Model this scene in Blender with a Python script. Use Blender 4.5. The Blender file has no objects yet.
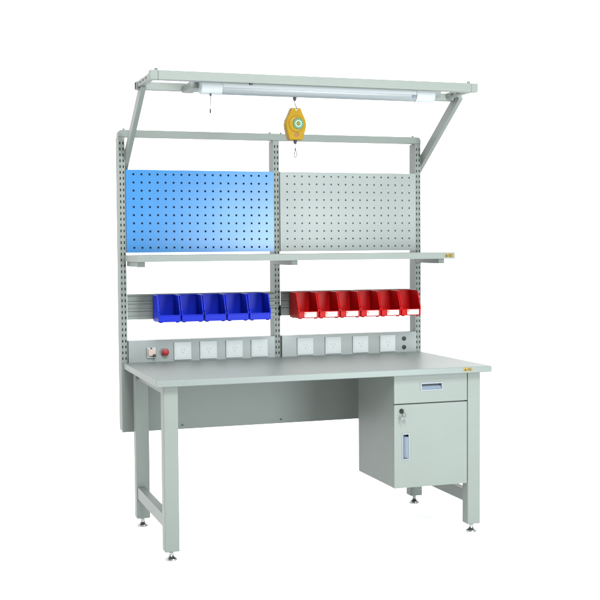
import bpy, bmesh, math
from mathutils import Matrix, Vector

S = bpy.context.scene
COL = S.collection
R = math.radians

# ------------------------------------------------------------------ materials
K = .76          # the set is lit for a clipped white floor, so everything else is a little darker
def mat(name, base, rough=0.4, metal=0.0, bump=0.0, bscale=500.0, var=0.0, vscale=6.0, spec=0.5, coat=0.0):
    if name != 'white_studio_floor':
        base = tuple(c*K for c in base); spec = spec*K
    m = bpy.data.materials.new(name); m.use_nodes = True
    nt = m.node_tree; b = nt.nodes['Principled BSDF']
    b.inputs['Base Color'].default_value = (*base, 1)
    b.inputs['Roughness'].default_value = rough
    b.inputs['Metallic'].default_value = metal
    b.inputs['Specular IOR Level'].default_value = spec
    b.inputs['Coat Weight'].default_value = coat
    tc = nt.nodes.new('ShaderNodeTexCoord')
    if var > 0:
        n = nt.nodes.new('ShaderNodeTexNoise'); n.inputs['Scale'].default_value = vscale
        n.inputs['Detail'].default_value = 6
        nt.links.new(tc.outputs['Object'], n.inputs['Vector'])
        r = nt.nodes.new('ShaderNodeMapRange')
        r.inputs['From Min'].default_value = .3; r.inputs['From Max'].default_value = .7
        r.inputs['To Min'].default_value = 1 - var; r.inputs['To Max'].default_value = 1 + var
        nt.links.new(n.outputs['Fac'], r.inputs['Value'])
        mx = nt.nodes.new('ShaderNodeMix'); mx.data_type = 'RGBA'; mx.blend_type = 'MULTIPLY'
        mx.inputs[0].default_value = 1
        mx.inputs[6].default_value = (*base, 1)
        nt.links.new(r.outputs['Result'], mx.inputs[7])
        nt.links.new(mx.outputs[2], b.inputs['Base Color'])
        r2 = nt.nodes.new('ShaderNodeMapRange')
        r2.inputs['From Min'].default_value = .3; r2.inputs['From Max'].default_value = .7
        r2.inputs['To Min'].default_value = max(.05, rough - .7*var); r2.inputs['To Max'].default_value = rough + .7*var
        nt.links.new(n.outputs['Fac'], r2.inputs['Value'])
        nt.links.new(r2.outputs['Result'], b.inputs['Roughness'])
    if bump > 0:
        n2 = nt.nodes.new('ShaderNodeTexNoise'); n2.inputs['Scale'].default_value = bscale
        n2.inputs['Detail'].default_value = 3
        nt.links.new(tc.outputs['Object'], n2.inputs['Vector'])
        bp = nt.nodes.new('ShaderNodeBump'); bp.inputs['Strength'].default_value = bump
        bp.inputs['Distance'].default_value = .001
        nt.links.new(n2.outputs['Fac'], bp.inputs['Height'])
        nt.links.new(bp.outputs['Normal'], b.inputs['Normal'])
    return m

M = {}
M['paint']    = mat('grey_green_powder_coat', (.139, .161, .149), .48, bump=.12, bscale=420, var=.04, vscale=3.5, spec=.4)
M['hole_grey']  = mat('grey_hole_shade', (.32, .37, .36), .6)  # added backing; its tone sets the shade seen in the grey holes
M['top']      = mat('grey_laminate', (.132, .157, .149), .42, bump=.05, bscale=700, var=.04, vscale=3, spec=.4)
M['blue_pb']  = mat('blue_enamel', (.000, .122, .335), .30, bump=.04, bscale=260, var=.015, spec=.62)
M['navy']     = mat('navy_hole_shade', (.004, .012, .06), .6)  # dark of the shaded holes put into the backing colour
M['grey_pb']  = mat('pale_grey_enamel', (.180, .206, .201), .38, bump=.06, bscale=260, var=.025, spec=.5)
M['bin_blue'] = mat('blue_plastic', (.002, .012, .34), .40, bump=.05, bscale=300, var=.03, vscale=20, spec=.12)
M['bin_red']  = mat('red_plastic', (.32, .001, .002), .40, bump=.05, bscale=300, var=.03, vscale=20, spec=.12)
M['white']    = mat('white_plastic', (.34, .37, .385), .4, var=.015, vscale=30)
M['plate']    = mat('outlet_plastic', (.37, .40, .40), .5, spec=.25, var=.01, vscale=30)
M['paper']    = mat('white_paper', (.60, .61, .61), .7, var=.02, vscale=60)
M['ink_red']  = mat('red_ink', (.75, .12, .06), .6)
M['diffuser'] = mat('grey_translucent_diffuser', (.175, .20, .21), .3, var=.02, vscale=10)
M['chrome']   = mat('chrome_steel', (.36, .37, .37), .2, metal=1, var=.05, vscale=40)
M['key']      = mat('dull_key_metal', (.13, .135, .135), .4, metal=.6, var=.05, vscale=60)
M['wire']     = mat('steel_wire', (.035, .038, .04), .45, spec=.3)
M['black']    = mat('black_plastic', (.006, .007, .007), .5)
M['dark']     = mat('dark_shade_and_trim', (.03, .04, .04), .7)  # small dark parts, and shade painted inside posts and rear beam
M['beige']    = mat('beige_plastic', (.36, .29, .25), .45, var=.02, vscale=50)
M['button']   = mat('red_button_plastic', (.20, .002, .005), .5)
M['yellow']   = mat('yellow_paint', (.20, .118, .001), .42, bump=.1, bscale=300, var=.05, vscale=25, spec=.15)
M['yellow_d'] = mat('yellow_paint_relief', (.13, .055, .001), .42)
M['green']    = mat('dark_green_dial', (.012, .085, .045), .4)
M['pale_g']   = mat('pale_green_dial', (.20, .29, .19), .45)
M['label_y']  = mat('yellow_label', (.20, .14, .008), .55, var=.05, vscale=200)
M['silver']   = mat('satin_silver_plastic', (.16, .182, .205), .35, metal=.2)
M['silver_b'] = mat('blue_grey_plastic', (.15, .185, .24), .35)
M['floor']    = mat('white_studio_floor', (.95, .95, .95), .7, var=.01, vscale=2)

# ------------------------------------------------------------------ mesh tools
def box(bm, x0, x1, y0, y1, z0, z1, bev=.0015, mi=0, seg=2):
    t = bmesh.new()
    bmesh.ops.create_cube(t, size=1)
    for v in t.verts:
        v.co = Vector(((x0+x1)/2 + v.co.x*(x1-x0), (y0+y1)/2 + v.co.y*(y1-y0), (z0+z1)/2 + v.co.z*(z1-z0)))
    if bev > 0:
        bmesh.ops.bevel(t, geom=list(t.edges), offset=bev, segments=seg, profile=.5, affect='EDGES')
    merge(bm, t, mi)

def merge(bm, t, mi=0, mtx=None):
    for f in t.faces: f.material_index = mi
    if mtx is not None: bmesh.ops.transform(t, matrix=mtx, verts=t.verts)
    me = bpy.data.meshes.new('tmp'); t.to_mesh(me); t.free()
    n0 = len(bm.faces)
    bm.from_mesh(me); bpy.data.meshes.remove(me)

def cyl(bm, p0, p1, r0, r1=None, seg=24, mi=0, bev=0):
    r1 = r0 if r1 is None else r1
    p0 = Vector(p0); p1 = Vector(p1); d = p1 - p0
    t = bmesh.new()
    bmesh.ops.create_cone(t, cap_ends=True, segments=seg, radius1=r0, radius2=r1, depth=d.length)
    if bev > 0:
        ed = [e for e in t.edges if len(e.link_faces) == 2 and any(len(f.verts) > 4 for f in e.link_faces)]
        bmesh.ops.bevel(t, geom=ed, offset=bev, segments=3, profile=.5, affect='EDGES')
    q = Vector((0, 0, 1)).rotation_difference(d.normalized()).to_matrix().to_4x4()
    merge(bm, t, mi, Matrix.Translation((p0+p1)/2) @ q)

def lathe(bm, c, prof, seg=28, mi=0, axis='Z'):
    """prof: list of (r, h) ; revolved about the vertical (or Y pointing to the viewer) through c"""
    t = bmesh.new(); rings = []
    for r, h in prof:
        ring = []
        for k in range(seg):
            a = 2*math.pi*k/seg
            ring.append(t.verts.new((r*math.cos(a), r*math.sin(a), h)))
        rings.append(ring)
    for a, b in zip(rings, rings[1:]):
        for k in range(seg):
            t.faces.new((a[k], a[(k+1) % seg], b[(k+1) % seg], b[k]))
    t.faces.new(list(reversed(rings[0]))); t.faces.new(rings[-1])
    mt = Matrix.Translation(c)
    if axis == 'Y': mt = mt @ Matrix.Rotation(R(90), 4, 'X')     # +h runs to -Y (towards the viewer)
    bmesh.ops.recalc_face_normals(t, faces=t.faces)
    merge(bm, t, mi, mt)

def tube(bm, pts, r, seg=10, mi=0):
    t = bmesh.new(); rings = []
    pts = [Vector(p) for p in pts]
    up = Vector((.31, .93, .17)).normalized()
    for i, p in enumerate(pts):
        d = (pts[min(i+1, len(pts)-1)] - pts[max(i-1, 0)]).normalized()
        a = d.cross(up).normalized(); b = d.cross(a)
        rings.append([t.verts.new(p + r*(a*math.cos(2*math.pi*k/seg) + b*math.sin(2*math.pi*k/seg))) for k in range(seg)])
    for a, b in zip(rings, rings[1:]):
        for k in range(seg):
            t.faces.new((a[k], a[(k+1) % seg], b[(k+1) % seg], b[k]))
    t.faces.new(rings[0]); t.faces.new(rings[-1])
    bmesh.ops.recalc_face_normals(t, faces=t.faces)
    merge(bm, t, mi)

def prism_x(bm, x0, x1, prof, mi=0, bev=0):
    """polygon prof of (y,z) extruded along x"""
    t = bmesh.new()
    a = [t.verts.new((x0, y, z)) for y, z in prof]; b = [t.verts.new((x1, y, z)) for y, z in prof]
    n = len(prof)
    t.faces.new(a); t.faces.new(b)
    for k in range(n): t.faces.new((a[k], a[(k+1) % n], b[(k+1) % n], b[k]))
    bmesh.ops.recalc_face_normals(t, faces=t.faces)
    if bev > 0: bmesh.ops.bevel(t, geom=list(t.edges), offset=bev, segments=2, profile=.5, affect='EDGES')
    merge(bm, t, mi)

def prism_y(bm, y0, y1, prof, mi=0, bev=0):
    """polygon prof of (x,z) extruded along y"""
    t = bmesh.new()
    a = [t.verts.new((x, y0, z)) for x, z in prof]; b = [t.verts.new((x, y1, z)) for x, z in prof]
    n = len(prof)
    t.faces.new(a); t.faces.new(b)
    for k in range(n): t.faces.new((a[k], a[(k+1) % n], b[(k+1) % n], b[k]))
    bmesh.ops.recalc_face_normals(t, faces=t.faces)
    if bev > 0:
        ed = [e for e in t.edges if abs(e.verts[0].co.y - e.verts[1].co.y) < 1e-6]
        bmesh.ops.bevel(t, geom=ed, offset=bev, segments=4, profile=.5, affect='EDGES')
    merge(bm, t, mi)

def punched(bm, x0, x1, z0, z1, holes_x, holes_z, y0, y1, mi=0, flange=0.0):
    """sheet facing -Y with a grid of rectangular through holes; holes_x / holes_z are (lo, hi) lists"""
    t = bmesh.new()
    xs = sorted({x0, x1} | {v for h in holes_x for v in h}); zs = sorted({z0, z1} | {v for h in holes_z for v in h})
    hx = {h[0] for h in holes_x}; hz = {h[0] for h in holes_z}
    V = {}
    for j, y in enumerate((y0, y1)):
        for x in xs:
            for z in zs: V[j, x, z] = t.verts.new((x, y, z))
    def ishole(i, k): return 0 <= i < len(xs)-1 and 0 <= k < len(zs)-1 and xs[i] in hx and zs[k] in hz
    def solid(i, k): return 0 <= i < len(xs)-1 and 0 <= k < len(zs)-1 and not ishole(i, k)
    for i in range(len(xs)-1):
        for k in range(len(zs)-1):
            if not solid(i, k): continue
            a, b, c, d = xs[i], xs[i+1], zs[k], zs[k+1]
            t.faces.new((V[0, a, c], V[0, b, c], V[0, b, d], V[0, a, d]))
            t.faces.new((V[1, a, d], V[1, b, d], V[1, b, c], V[1, a, c]))
            if not solid(i-1, k): t.faces.new((V[0, a, c], V[0, a, d], V[1, a, d], V[1, a, c]))
            if not solid(i+1, k): t.faces.new((V[0, b, d], V[0, b, c], V[1, b, c], V[1, b, d]))
            if not solid(i, k-1): t.faces.new((V[0, b, c], V[0, a, c], V[1, a, c], V[1, b, c]))
            if not solid(i, k+1): t.faces.new((V[0, a, d], V[0, b, d], V[1, b, d], V[1, a, d]))
    merge(bm, t, mi)
    if flange:                                             # folded rim round the sheet
        f = .0012
        box(bm, x0, x0+f, y1, y1+flange, z0, z1, 0, mi); box(bm, x1-f, x1, y1, y1+flange, z0, z1, 0, mi)
        box(bm, x0+f, x1-f, y1, y1+flange, z0, z0+f, 0, mi); box(bm, x0+f, x1-f, y1, y1+flange, z1-f, z1, 0, mi)

OFF = {}
def root(name, label, cat, loc, group=None):
    o = bpy.data.objects.new(name, None); COL.objects.link(o); o.location = loc
    o.empty_display_size = .1
    o['label'] = label; o['category'] = cat
    if group: o['group'] = group
    OFF[o.name] = Vector(loc)
    return o

def obj(name, bm, mats, parent=None, off=None, smooth=30):
    """link bm as one mesh; vertices given in world space, shifted into the thing's space"""
    if not isinstance(mats, (list, tuple)): mats = [mats]
    o = Vector((0, 0, 0))
    if parent is not None: o = OFF[parent.name]
    elif off is not None: o = Vector(off)
    bmesh.ops.translate(bm, vec=-o, verts=bm.verts)
    me = bpy.data.meshes.new(name); bm.to_mesh(me); bm.free()
    for m in mats: me.materials.append(M[m])
    for p in me.polygons: p.use_smooth = True
    me.set_sharp_from_angle(angle=R(smooth))
    ob = bpy.data.objects.new(name, me); COL.objects.link(ob)
    wn = ob.modifiers.new('weighted_normal', 'WEIGHTED_NORMAL'); wn.keep_sharp = True; wn.weight = 80
    if parent is not None:
        ob.parent = parent; OFF[ob.name] = o
    elif off is not None:
        ob.location = off; OFF[ob.name] = o
    return ob

def NB(): return bmesh.new()

def copy_tree(o, parent=None):
    c = o.copy(); COL.objects.link(c); c.parent = parent
    for ch in list(o.children): copy_tree(ch, c)
    return c

# ------------------------------------------------------------------ setting
bm = NB()
t = bmesh.new(); bmesh.ops.create_grid(t, x_segments=8, y_segments=8, size=60); merge(bm, t)
floor = obj('floor', bm, 'floor'); floor['kind'] = 'structure'; floor.location.z = .010

# ------------------------------------------------------------------ workbench
W, D, H, TT = 1.5, .746, .758, .027
YP = .763                                    # front plane of the three posts
bench = root('workbench', 'grey-green steel workbench with pegboards, shelf, outlet panels and overhead frame', 'workbench', (.75, .40, 0))

# tabletop, with a postformed front edge
bm = NB(); box(bm, 0, W, 0, D, H-TT, H, .0028, seg=3)
top = obj('tabletop', bm, 'top', bench)

def esd_label(parent, x0, x1, y, z0, z1):
    bm = NB()
    box(bm, x0, x1, y-.0012, y, z0, z1, .0002, 0)
    w = x1-x0; h = z1-z0; f = y-.0018
    prism_y(bm, f, y-.0010, [(x0+.06*w, z0+.16*h), (x0+.34*w, z0+.16*h), (x0+.20*w, z0+.84*h)], 1)
    for k, (a, b) in enumerate(((.42, .92), (.42, .84), (.46, .90))):
        zz = z0 + (.70-.25*k)*h
        box(bm, x0+a*w, x0+b*w, f, y-.0010, zz-.055*h, zz+.055*h, 0, 1)
    o = obj('warning_label', bm, ['label_y', 'black'], parent)
    o['label'] = 'small yellow label with black print'
    return o
esd_label(top, 1.362, 1.404, 0, H-.0185, H-.0035)

# legs with levelling feet
def leg(x0, x1, y0, y1, zt):
    bm = NB()
    zb = .049
    t_ = .0025
    # C-channel, open towards the inside of the frame
    box(bm, x0, x1, y0, y1, zb, zt, .004, seg=3)
    lg = obj('leg', bm, 'paint', bench)
    cx, cy = (x0+x1)/2, (y0+y1)/2
    b2 = NB()
    cyl(b2, (cx, cy, .016), (cx, cy, zb+.002), .0055, seg=18)
    cyl(b2, (cx, cy, .0355), (cx, cy, .0425), .0105, seg=6)
    lathe(b2, (cx, cy, .0102), [(.024, 0), (.025, .004), (.0235, .008), (.013, .015), (.0095, .022), (.0085, .0253)])
    obj('levelling_foot', b2, 'chrome', lg)
    return lg
zt = H-TT-.001
leg(.036, .097, .040, .095, zt); leg(1.402, 1.464, .040, .095, zt)
leg(.036, .097, .655, .710, zt); leg(1.402, 1.464, .655, .710, zt)

for xa, xb in ((.040, .075), (1.412, 1.447)):
    bm = NB(); box(bm, xa, xb, .0955, .6545, .142, .196, .002)
    obj('stretcher', bm, 'paint', bench)
# upper side rails under the top
for xa, xb in ((.050, .090), (1.410, 1.450)):
    bm = NB(); box(bm, xa, xb, .0955, .6545, zt-.042, zt, .002)
    obj('side_rail', bm, 'paint', bench)

# modesty panel
bm = NB()
box(bm, -.010, 1.509, .748, .7615, .436, H-.006, .002)
mp = obj('modesty_panel', bm, 'paint', bench)
for x in (.273, .759, 1.20):
    bm = NB(); cyl(bm, (x, .7478, .455), (x, .7462, .455), .0045, seg=16)
    obj('screw', bm, 'dark', mp)

# posts: slotted front, closed sides
PX = ((-.008, .022), (.735, .765), (1.478, 1.508))
ZT = 1.797
slots_z = []
z = .771
while z < 1.785:
    slots_z.append((z, z+.0125)); z += .0268
POST = []
for a, b in PX:
    bm = NB(); c = (a+b)/2
    punched(bm, a, b, .44, ZT, [(c-.0098, c-.0048), (c+.0048, c+.0098)], slots_z, YP, YP+.0018)
    t_ = .0018
    box(bm, a, a+t_, YP+.0018, YP+.070, .44, ZT, 0); box(bm, b-t_, b, YP+.0018, YP+.070, .44, ZT, 0)
    box(bm, a+t_, b-t_, YP+.0682, YP+.070, .44, ZT, 0)
    p_ = obj('slotted_post', bm, 'paint', bench)
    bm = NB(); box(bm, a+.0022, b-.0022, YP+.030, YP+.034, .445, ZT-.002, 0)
    obj('slot_shade', bm, 'dark', p_)  # added dark sheet, stands in for shade inside the hollow post
    POST.append(p_)

# top crossbar, ends rounded
bm = NB()
zb_, zt_ = ZT+.0005, ZT+.033
prof = []
for cx, s in ((-.008+.018, -1), (1.508-.018, 1)):
    for k in range(9):
        th = R(90-10*k*1.0*90/80) if s > 0 else R(180 - 90*k/8)
        if s < 0: prof.append((cx+.018*math.cos(th), zt_-.018+.018*math.sin(th)))
    if s > 0:
        for k in range(9):
            th = R(90-90*k/8); prof.append((cx+.018*math.cos(th), zt_-.018+.018*math.sin(th)))
prof += [(1.508, zb_), (-.008, zb_)]
prism_y(bm, YP-.003, YP+.045, prof, 0, .0015)
cb = obj('crossbar', bm, 'paint', bench)
for x in (.020, .722, .778, 1.470):
    bm = NB(); cyl(bm, (x, YP+.012, zt_-.001), (x, YP+.012, zt_+.007), .0055, seg=6)
    obj('bolt', bm, 'paint', cb)

# pegboards
def pegboard(x0, x1, first, name_mat, back_mat, label, hh=.0046):
    z0, z1 = 1.266, 1.648
    hx = [(first+.0376*k-hh, first+.0376*k+hh) for k in range(18)]
    hz = [(1.2885+.0376*k-hh, 1.2885+.0376*k+hh) for k in range(10)]
    bm = NB(); punched(bm, x0, x1, z0, z1, hx, hz, YP-.008, YP-.0068, flange=.016)
    pb = obj('pegboard', bm, name_mat, bench); pb['label'] = label
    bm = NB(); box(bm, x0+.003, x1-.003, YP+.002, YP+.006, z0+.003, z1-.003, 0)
    obj('hole_shade_sheet', bm, back_mat, pb)  # added sheet whose colour gives the shade inside the holes
    for zz in (z0+.02, z1-.02):
        for x in (x0+.006, x1-.006):
            pass
    return pb
pegboard(.0235, .7335, .0585, 'blue_pb', 'navy', 'bright blue perforated panel')
pegboard(.7665, 1.4765, .8015, 'grey_pb', 'hole_grey', 'pale grey perforated panel', .0041)

# shelf on brackets
bm = NB()
box(bm, .012, 1.543, .452, YP-.010, 1.2560-.0025, 1.2560, .0006)
box(bm, .012, 1.543, .450, .4515, 1.2265, 1.2560, .0006)
box(bm, .012, .0135, .4520, YP-.010, 1.2265, 1.2533, 0); box(bm, 1.5415, 1.543, .4520, YP-.010, 1.2265, 1.2533, 0)
sh = obj('shelf', bm, 'paint', bench)
esd_label(sh, 1.490, 1.533, .450, 1.2335, 1.2505)
for a, b in ((.024, .058), (.7345, .7655), (1.478, 1.508)):
    bm = NB()
    box(bm, a, b, .494, YP-.001, 1.2035, 1.2262, .0015)
    obj('bracket', bm, 'paint', sh)

# bin rails
for (a, b) in ((.0225, .7345), (.7655, 1.4775)):
    bm = NB()
    zc = .957
    prof = [(YP-.003, zc), (YP-.012, zc), (YP-.012, zc+.014), (YP-.007, zc+.018), (YP-.007, zc+.036), (YP-.013, zc+.040),
            (YP-.013, zc+.048), (YP-.007, zc+.052), (YP-.007, zc+.070), (YP-.013, zc+.074), (YP-.013, zc+.082), (YP-.007, zc+.086), (YP-.007, zc+.106), (YP-.016, zc+.112), (YP-.016, zc+.118), (YP-.003, zc+.118)]
    prism_x(bm, a, b, prof)
    rl = obj('bin_rail', bm, 'paint', bench)
    bm = NB()
    if a > .5:
        prism_x(bm, a-.0062, a-.0030, [(YP-.0005, zc+.050), (YP-.022, zc+.050), (YP-.024, zc+.010), (YP-.014, zc-.001), (YP-.0005, zc-.001)])
        obj('hook_plate', bm, 'black', rl)

# outlet panels
PZ0, PZ1, PY = .7480, .8595, .7475
def outlet(parent, x):
    w = .0825; zc = .805; y = PY
    bm = NB()
    box(bm, x, x+w, y-.007, y-.0002, zc-.0415, zc+.0415, .0022, 0, 3)
    box(bm, x+.007, x+w-.007, y-.0082, y-.0068, zc-.034, zc+.034, .0006, 0)
    c = x+w/2
    f0, f1 = y-.0086, y-.0080
    for s in (-1, 1):                                    # two slanted slots
        t = bmesh.new(); bmesh.ops.create_cube(t, size=1)
        merge(bm, t, 1, Matrix.Translation((c+s*.0075, (f0+f1)/2, zc+.006)) @ Matrix.Rotation(R(-s*30), 4, 'Y') @ Matrix.Diagonal((.0022, .0006, .0085, 1)))
    box(bm, c-.0012, c+.0012, f0, f1, zc-.0125, zc-.0035, 0, 1)
    for s in (-1, 1):
        cyl(bm, (x+w/2+s*.030, y-.0088, zc), (x+w/2+s*.030, y-.0080, zc), .0018, seg=12, mi=0)
    obj('power_outlet', bm, ['plate', 'silver_b'], parent)
panels = []
for (a, b) in ((.0245, .7325), (.7675, 1.4755)):
    bm = NB(); box(bm, a, b, PY, .800, PZ0, PZ1, .0022)
    panels.append(obj('outlet_panel', bm, 'grey_pb', bench))
for x in (.2365, .3605, .4870, .6115): outlet(panels[0], x)
for x in (.8435, .9875, 1.1315, 1.2765): outlet(panels[1], x)
# breaker switch
bm = NB()
box(bm, .109, .149, PY-.010, PY-.0002, .777, .826, .002)
box(bm, .113, .145, PY-.022, PY-.0095, .788, .820, .002, 1)
box(bm, .133, .147, PY-.027, PY-.0215, .783, .796, .0015, 2)
cyl(bm, (.127, PY-.0235, .823), (.127, PY-.009, .823), .003, seg=12, mi=2)
sw = obj('breaker_switch', bm, ['white', 'beige', 'black'], panels[0])
# emergency stop button
bm = NB()
lathe(bm, (.193, PY-.0002, .803), [(.0125, 0), (.0125, .004), (.009, .005), (.009, .012), (.016, .013), (.0172, .017), (.0165, .021), (.010, .0235), (.002, .024)], axis='Y')
obj('stop_button', bm, 'button', panels[0])
for zc in (.826, .783):
    bm = NB()
    lathe(bm, (1.408, PY-.0002, zc), [(.0105, 0), (.0105, .003), (.0085, .005), (.0055, .0055), (.005, .002)], axis='Y')
    obj('wrist_strap_jack', bm, 'black', panels[1])

# overhead frame
bm = NB()
ZF0, ZF1 = 1.969, 2.007
box(bm, .045, 1.452, .100, .140, ZF0, ZF1, .002)
fr = obj('overhead_frame', bm, 'paint', bench)
for a, b in ((.012, .0445), (1.4525, 1.484)):
    bm = NB(); box(bm, a, b, .100, .140, ZF0, ZF1, .002)
    obj('end_cap', bm, 'paint', fr)
bm = NB()                                       # rear beam, a hollow tube with open ends
y0, y1, z0, z1, w_ = .385, .425, 1.966, 1.998, .0022
for q in ((y0, y1, z0, z0+w_), (y0, y1, z1-w_, z1), (y0, y0+w_, z0+w_, z1-w_), (y1-w_, y1, z0+w_, z1-w_)):
    box(bm, .008, 1.512, *q, 0)
obj('rear_beam', bm, 'paint', fr)
bm = NB(); box(bm, .020, 1.500, y0+w_+.001, y1-w_-.001, z0+w_+.001, z1-w_-.001, 0)
obj('bore_shade', bm, 'dark', fr)  # dark insert painted as the shade inside the open tube
for a, b in ((.014, .040), (1.486-.022, 1.486)):
    bm = NB(); box(bm, a, b, .1405, .3845, 1.974, 1.999, .0015)
    sb = obj('side_beam', bm, 'paint', fr)
    for yy in (.20, .26, .32):
        b2 = NB(); box(b2, a-.0008, a+.0006, yy-.014, yy+.014, 1.983, 1.990, 0)
        obj('slot', b2, 'dark', sb)
for a, b in ((.205, .255), (1.308, 1.360)):
    bm = NB(); box(bm, a, b, .215, .3845, 1.955, 1.985, .003)
    obj('cross_bar', bm, 'paint', fr)
for x in (.040, 1.446):
    bm = NB(); cyl(bm, (x, .120, ZF1-.001), (x, .120, ZF1+.010), .0075, seg=6)
    obj('bolt', bm, 'paint', fr)
bm = NB(); box(bm, .430, .444, .102, .116, ZF0-.007, ZF0-.0004, .001)
obj('clip', bm, 'black', fr)

# slanting arms
def bar(bm, p0, p1, x0, x1, w, bev=.0015):
    """flat bar in the y-z plane between p0 and p1 (y,z), width w"""
    dy, dz = p1[0]-p0[0], p1[1]-p0[1]; L = math.hypot(dy, dz); ny, nz = -dz/L*w/2, dy/L*w/2
    prism_x(bm, x0, x1, [(p0[0]+ny, p0[1]+nz), (p1[0]+ny, p1[1]+nz), (p1[0]-ny, p1[1]-nz), (p0[0]-ny, p0[1]-nz)], 0, bev)
for a, b in ((.0225, .0435), (1.5085, 1.5295)):
    bm = NB(); bar(bm, (.830, 1.670), (.352, 1.989), a, b, .049)
    ar = obj('slanting_arm', bm, 'paint', bench)
    for p in ((.775, 1.708), (.385, 1.970)):
        b2 = NB(); cyl(b2, (a-.004, p[0], p[1]), (a+.001, p[0], p[1]), .006, seg=6)
        obj('bolt', b2, 'chrome', ar)

# ------------------------------------------------------------------ hanging cabinet
cab = root('storage_cabinet', 'grey steel cabinet with drawer and lockable door hung under the tabletop', 'cabinet', (1.222, .25, .236))
CX0, CX1, CZ0, CZ1, CY = 1.049, 1.398, .2365, .7285, .040
bm = NB()
box(bm, CX0, CX1, CY+.0215, .462, CZ0, CZ1, .0015)
obj('carcass', bm, 'paint', cab)
def pull_front(name, x0, x1, z0, z1, hx, hz, vertical):
    bm = NB()
    punched(bm, x0, x1, z0, z1, [hx], [hz], CY, CY+.0012)
    box(bm, x0, x0+.0012, CY+.0012, CY+.0205, z0, z1, 0); box(bm, x1-.0012, x1, CY+.0012, CY+.0205, z0, z1, 0)
    box(bm, x0+.0012, x1-.0012, CY+.0012, CY+.0205, z0, z0+.0012, 0); box(bm, x0+.0012, x1-.0012, CY+.0012, CY+.0205, z1-.0012, z1, 0)
    f = obj(name, bm, 'paint', cab)
    # recessed handle: proud frame, dark pocket, sloped thumb plate
    h = NB()
    e = .0055
    a, b = hx; c, d = hz
    y0 = CY-.0022; y1 = CY-.0002
    box(h, a-e, b+e, y0, y1, d, d+e, .0006); box(h, a-e, b+e, y0, y1, c-e, c, .0006)
    box(h, a-e, a, y0, y1, c, d, .0006); box(h, b, b+e, y0, y1, c, d, .0006)
    box(h, a+.0006, b-.0006, CY+.0175, CY+.0200, c+.0006, d-.0006, 0, 2)
    if not vertical:
        prism_x(h, a+.0012, b-.0012, [(CY-.0004, c+.0008), (CY+.003, c+.0008), (CY+.0165, d-.011), (CY+.014, d-.009)], 1)
        for q in (a+.0003, b-.0011): box(h, q, q+.0008, CY+.0003, CY+.017, c+.001, d-.001, 0, 1)
    else:
        prism_y_pts = [(b-.0008, CY-.0004), (b-.0008, CY+.003), (a+.009, CY+.0165), (a+.008, CY+.013)]
        t = bmesh.new()
        lo = [t.verts.new((x, y, c+.0012)) for x, y in prism_y_pts]; hi = [t.verts.new((x, y, d-.011)) for x, y in prism_y_pts]
        t.faces.new(lo); t.faces.new(hi)
        for k in range(4): t.faces.new((lo[k], lo[(k+1) % 4], hi[(k+1) % 4], hi[k]))
        bmesh.ops.recalc_face_normals(t, faces=t.faces); merge(h, t, 1)
    obj('handle', h, ['silver', 'silver_b', 'dark'], f)
    return f
GAP = .6035
drawer = pull_front('drawer', CX0, CX1, GAP+.003, CZ1-.002, (1.179, 1.276), (.662, .687), False)
door = pull_front('door', CX0, CX1, CZ0, GAP-.003, (1.0905, 1.1155), (.364, .470), True)
bm = NB()
lathe(bm, (1.083, CY-.0003, .5735), [(.0105, 0), (.0105, .004), (.0090, .0065), (.0075, .010), (.002, .0105)], axis='Y')
lock = obj('lock', bm, 'black', door)

# keys hanging from the lock
kx, kz = 1.088, .5735
ky = root('key_pair', 'two small silver keys on a ring hanging from the cabinet door lock', 'keys', (kx, CY-.016, .552))
bm = NB()
tube(bm, [(kx-.002+.0085*math.cos(a), CY-.018, .558+.0095*math.sin(a)) for a in [2*math.pi*k/24 for k in range(25)]], .0010)
box(bm, 1.0815, 1.0845, CY-.0235, CY-.0108, .5680, .5790, .0005)
obj('key_ring', bm, 'wire', ky)
for dx, rot, l in ((-.006, 8, .034), (.006, -7, .028)):
    bm = NB(); t = bmesh.new()
    box(t, -.0055, .0055, -.0009, .0009, -.013, 0, .0006); box(t, -.0024, .0024, -.0007, .0007, -l, -.0128, .0004)
    merge(bm, t, 0, Matrix.Translation((kx-.002+dx, CY-.018+dx*.12, .551)) @ Matrix.Rotation(R(rot), 4, 'Y'))
    obj('key', bm, 'key', ky)

# ------------------------------------------------------------------ light fixture
lf = root('strip_light', 'long white strip light with grey diffuser hung under the overhead frame', 'light fixture', (.785, .19, 1.955))
YL = .190
def halfprof(hw, zt, zb, zmid, n=12):
    pr = [(YL-hw, zmid)]
    for k in range(1, n):
        a = math.pi*k/n; pr.append((YL-hw*math.cos(a), zmid-(zmid-zb)*math.sin(a)))
    pr.append((YL+hw, zmid))
    return pr
ZL0, ZL1, ZM = 1.9265, 1.9850, 1.9590
bm = NB()
prism_x(bm, .330, 1.214, [(YL-.031, ZM-.004), (YL+.031, ZM-.004), (YL+.031, ZM+.008), (YL+.022, ZL1), (YL-.022, ZL1), (YL-.031, ZM+.008)], 0, .0015)
obj('housing', bm, 'white', lf)
bm = NB()
prism_x(bm, .3305, 1.2135, halfprof(.0285, ZL1, ZL0+.0015, ZM-.0045))
obj('diffuser', bm, 'diffuser', lf, smooth=50)
for a, b in ((.240, .3295), (1.2145, 1.303)):
    bm = NB()
    prism_x(bm, a, b, [(YL-.033, ZM+.006)] + halfprof(.033, ZL1, ZL0, ZM-.002)[:] + [(YL+.033, ZM+.006), (YL+.023, ZL1+.001), (YL-.023, ZL1+.001)], 0, .0012)
    obj('end_cap', bm, 'white', lf, smooth=50)
bm = NB()
lathe(bm, (1.202, YL-.0250, 1.9480), [(.0095, 0), (.0095, .004), (.007, .0055), (.002, .0055)], axis='Y')
obj('lamp_holder', bm, 'silver_b', lf)
bm = NB()
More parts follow.
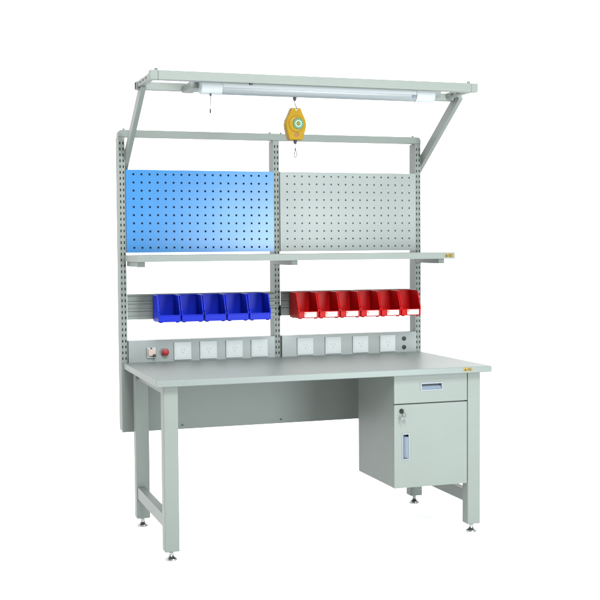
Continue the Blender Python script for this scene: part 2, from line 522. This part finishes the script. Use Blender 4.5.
cyl(bm, (.281, YL-.012, ZL0-.007), (.281, YL-.012, ZL0+.004), .0045, seg=14, mi=1)
tube(bm, [(.281, YL-.012, ZL0-.004), (.2805, YL-.012, 1.89), (.2795, YL-.012, 1.866)], .0016)
lathe(bm, (.2795, YL-.012, 1.848), [(.0025, 0), (.0036, .004), (.0034, .016), (.0015, .020)], seg=14)
obj('pull_cord', bm, ['wire', 'dark'], lf)
for xx in (.230, 1.305):
    bm = NB(); box(bm, xx-.010, xx+.010, YL-.018, YL+.030, ZL1+.0008, ZL1+.0045, .0004)
    obj('mounting_tab', bm, 'paint', lf)

# ------------------------------------------------------------------ spring balancer
BX, BY = .655, .190
sbal = root('spring_balancer', 'yellow spring balancer with a green dial hanging from the overhead light', 'tool balancer', (BX, BY, 1.81))
bm = NB()
pr = [(-.020, 1.8815), (.020, 1.8815), (.0235, 1.872), (.0355, 1.846), (.0435, 1.829), (.0462, 1.811), (.0440, 1.796), (.0380, 1.775), (.0310, 1.752), (.0270, 1.7455), (-.0290, 1.7455), (-.0330, 1.752), (-.0395, 1.775), (-.0445, 1.796), (-.0462, 1.811), (-.0440, 1.829), (-.0355, 1.846), (-.0235, 1.872)]
prism_y(bm, BY-.021, BY+.021, [(BX+x, z) for x, z in pr], 0, .006)
lathe(bm, (BX, BY-.0205, 1.813), [(.034, 0), (.034, .003), (.031, .006), (.020, .007), (.010, .007)], mi=0, seg=40, axis='Y')
body = obj('case', bm, 'yellow', sbal, smooth=40)
bm = NB(); dx, dz = BX+.006, 1.814
lathe(bm, (dx, BY-.027, dz), [(.0235, 0), (.0235, .003), (.0225, .004), (.004, .004)], seg=40, axis='Y', mi=0)
lathe(bm, (dx, BY-.0308, dz), [(.0145, 0), (.0145, .0008), (.004, .0008)], seg=36, axis='Y', mi=1)
lathe(bm, (dx, BY-.0314, dz), [(.0095, 0), (.0095, .0012), (.002, .0012)], seg=30, axis='Y', mi=0)
lathe(bm, (dx, BY-.0325, dz), [(.0062, 0), (.0055, .003), (.001, .003)], seg=6, axis='Y', mi=2)
for k in range(14):
    a = 2*math.pi*k/14
    t = bmesh.new(); bmesh.ops.create_cube(t, size=1)
    merge(bm, t, 1, Matrix.Translation((dx+.0188*math.cos(a), BY-.0312, dz+.0188*math.sin(a))) @ Matrix.Rotation(-a, 4, 'Y') @ Matrix.Diagonal((.0035, .0006, .0022, 1)))
obj('dial', bm, ['green', 'pale_g', 'yellow'], sbal)
bm = NB()
lathe(bm, (BX+.001, BY-.0208, 1.7675), [(.0095, 0), (.0095, .0012), (.0075, .0016), (.007, .0008), (.001, .0008)], seg=24, axis='Y')
box(bm, BX-.008, BX+.010, BY-.0222, BY-.0205, 1.7790, 1.7815, .0004)
obj('emblem', bm, 'yellow_d', sbal)
bm = NB(); cyl(bm, (BX, BY-.0222, 1.8745), (BX, BY+.0222, 1.8745), .0042, seg=16)
obj('eyelet', bm, 'plate', sbal)
bm = NB()
tube(bm, [(BX+.001, BY-.024, 1.8745), (BX, BY-.0245, 1.879), (BX-.001, BY-.018, 1.889), (BX-.001, BY-.006, 1.897), (BX-.0005, BY, 1.905), (BX, BY, 1.920)], .0019)
cyl(bm, (BX, BY, 1.9140), (BX, BY, 1.9275), .006, .0085, seg=16, mi=1)
obj('top_hook', bm, ['wire', 'black'], sbal)
bm = NB()
cyl(bm, (BX+.001, BY, 1.7300), (BX+.001, BY, 1.7460), .0068, .0080, seg=18, mi=1, bev=.001)
tube(bm, [(BX+.001, BY, 1.731), (BX+.0015, BY, 1.706)], .0017)
cyl(bm, (BX+.0015, BY, 1.700), (BX+.0015, BY, 1.712), .0028, seg=12)
lp = []
for k in range(21):
    a = R(90+18*k); lp.append((BX+.0015+.0060*math.cos(a)*(1.0 if math.sin(a) < 0 else .75), BY, 1.6870+.0145*math.sin(a)))
tube(bm, lp, .0017)
obj('cable_hook', bm, ['wire', 'black'], sbal)

# ------------------------------------------------------------------ parts bins
def bin_body(bm):
    """open-front stacking bin; local origin at the middle of its base, front towards -Y"""
    w, d, h = .0505, .066, .122                      # half width, half depth, height
    th = .0028
    side = [(-d+.004, .002), (d, .002), (d, h), (-.022, h), (-.032, h-.004), (-d+.006, .050), (-d, .042), (-d, .008)]
    for s in (-1, 1):
        a, b = (s*w, s*(w-th)) if s < 0 else (s*(w-th), s*w)
        prism_x(bm, a, b, side, 0, .0008)
    box(bm, -w+th, w-th, -d+.003, d-.0004, .0021, .0050, 0)
    box(bm, -w+th, w-th, d-th, d-.0002, .0050, h-.0004, .0006)
    box(bm, -w+th-.001, w-th+.001, -d-.0012, -d+.0022, .0035, .0325, .0011, seg=3)         # front lip
    box(bm, -w+.001, w-.001, -d-.0030, -d+.0015, .0295, .0345, .0015, seg=3)              # rolled rim of the lip
    for s in (-1, 1):                                                              # rims of the side walls
        x0, x1 = (-w-.0012, -w+.0040) if s < 0 else (w-.0040, w+.0012)
        box(bm, x0, x1, -.022, d-.001, h-.004, h+.0010, .0010)
        prism_x(bm, x0, x1, [(-.022, h-.004), (-.022, h+.001), (-.033, h-.0025), (-d+.005, .0520), (-d-.0006, .0440), (-d-.0006, .030), (-d+.003, .030), (-d+.0035, .042), (-d+.009, .0490), (-.0305, h-.0075)], 0, .0006)
        for yy in (-d+.012, d-.020):
            box(bm, s*.038-.007, s*.038+.007, yy-.006, yy+.006, -.0015, .0025, .0006)
    box(bm, -w+.002, w-.002, d-.005, d+.0025, h-.006, h+.0010, .001)            # hanging lip
BINY, BINZ = .665, .9485
ordinal = ['first', 'second', 'third', 'fourth', 'fifth', 'sixth']
bm = NB(); bin_body(bm)
me0 = obj('parts_bin', bm, 'bin_blue', off=(0, 0, 0))
xs_b = [.187+.1072*k for k in range(5)]
blue_labels = ['blue open-front parts bin at the far left end of the blue row',
               'blue parts bin second from the left end of the blue row',
               'blue parts bin in the middle of the blue row',
               'blue parts bin second from the centre post, fourth of the blue row',
               'blue open-front parts bin at the right end of its row beside the centre post']
for k, x in enumerate(xs_b):
    o = me0 if k == 0 else copy_tree(me0)
    o.location = (x, BINY, BINZ); o['label'] = blue_labels[k]; o['category'] = 'parts bin'; o['group'] = 'blue parts bins on the left rail'
# red bins with a paper card on the lip
bm = NB(); bin_body(bm)
red0 = obj('parts_bin', bm, 'bin_red', off=(0, 0, 0))
bm = NB()
yf = -.066-.0032
box(bm, -.022, .038, yf-.0008, yf, .0070, .0305, .0003, 0)
box(bm, -.0215, -.0130, yf-.0013, yf-.0007, .0225, .0285, 0, 1); box(bm, -.0185, -.0150, yf-.0013, yf-.0007, .0100, .0224, 0, 1)
box(bm, -.0115, -.0095, yf-.0013, yf-.0007, .0100, .0285, 0, 1)
lab = obj('card_label', bm, ['paper', 'ink_red'], red0)
red_labels = ['red parts bin with white card nearest the centre post',
              'red parts bin with white card second from the centre post',
              'red parts bin with white card third from the centre post',
              'red parts bin with white card fourth from the centre post',
              'red parts bin with white card second from the right end of the red row',
              'red parts bin with white card at the far right end of its row']
for k in range(6):
    o = red0 if k == 0 else copy_tree(red0)
    o.location = (.8535+.1056*k, BINY, BINZ); o['label'] = red_labels[k]; o['category'] = 'parts bin'; o['group'] = 'red parts bins on the right rail'

# ------------------------------------------------------------------ light
w = bpy.data.worlds.new('World'); S.world = w; w.use_nodes = True
bg = w.node_tree.nodes['Background']
bg.inputs['Color'].default_value = (1, 1, 1, 1); bg.inputs['Strength'].default_value = 1.5
# bright white surround behind and above, dimmer studio on the side of the viewer
wn_ = w.node_tree; tc_ = wn_.nodes.new('ShaderNodeTexCoord'); sx_ = wn_.nodes.new('ShaderNodeSeparateXYZ'); mr_ = wn_.nodes.new('ShaderNodeMapRange')
mr_.inputs['From Min'].default_value = -.75; mr_.inputs['From Max'].default_value = -.05
mr_.inputs['To Min'].default_value = .5; mr_.inputs['To Max'].default_value = 1.8
wn_.links.new(tc_.outputs['Generated'], sx_.inputs['Vector']); wn_.links.new(sx_.outputs['Y'], mr_.inputs['Value'])
wn_.links.new(mr_.outputs['Result'], bg.inputs['Strength'])

def area(name, loc, target, sx, sy, power, col=(1, 1, 1)):
    l = bpy.data.lights.new(name, 'AREA'); l.shape = 'RECTANGLE'; l.size = sx; l.size_y = sy
    l.energy = power; l.color = col
    o = bpy.data.objects.new(name, l); COL.objects.link(o)
    o.location = loc
    o.rotation_euler = (Vector(target)-Vector(loc)).to_track_quat('-Z', 'Y').to_euler()
    return o
area('softbox_key', (.1, -4.5, 4.7), (.75, .4, .9), 2.4, 1.8, 510)
area('softbox_side', (1.98, -3.0, 1.05), (.75, .7, 1.25), .9, 1.3, 96, (.91, 1, 1))

# ------------------------------------------------------------------ camera
cam = bpy.data.cameras.new('camera'); co = bpy.data.objects.new('camera', cam); COL.objects.link(co)
F = Vector((0.31932083, 0.94643916, -0.04782395)); Rv = Vector((0.94739271, -0.31999674, -0.00700939)); U = Vector((0.02193746, 0.04306981, 0.99883119))
m = Matrix(((Rv.x, U.x, -F.x, -.90803769), (Rv.y, U.y, -F.y, -4.49480234), (Rv.z, U.z, -F.z, 1.29535299), (0, 0, 0, 1)))
co.matrix_world = m
cam.sensor_width = 36; cam.lens = 1144.218/600*36
cam.clip_start = .05; cam.clip_end = 500
S.camera = co

S.view_settings.view_transform = 'Standard'; S.view_settings.look = 'None'
S.view_settings.exposure = .42; S.view_settings.gamma = 1
S.render.resolution_x = S.render.resolution_y = 1024
S.render.film_transparent = False
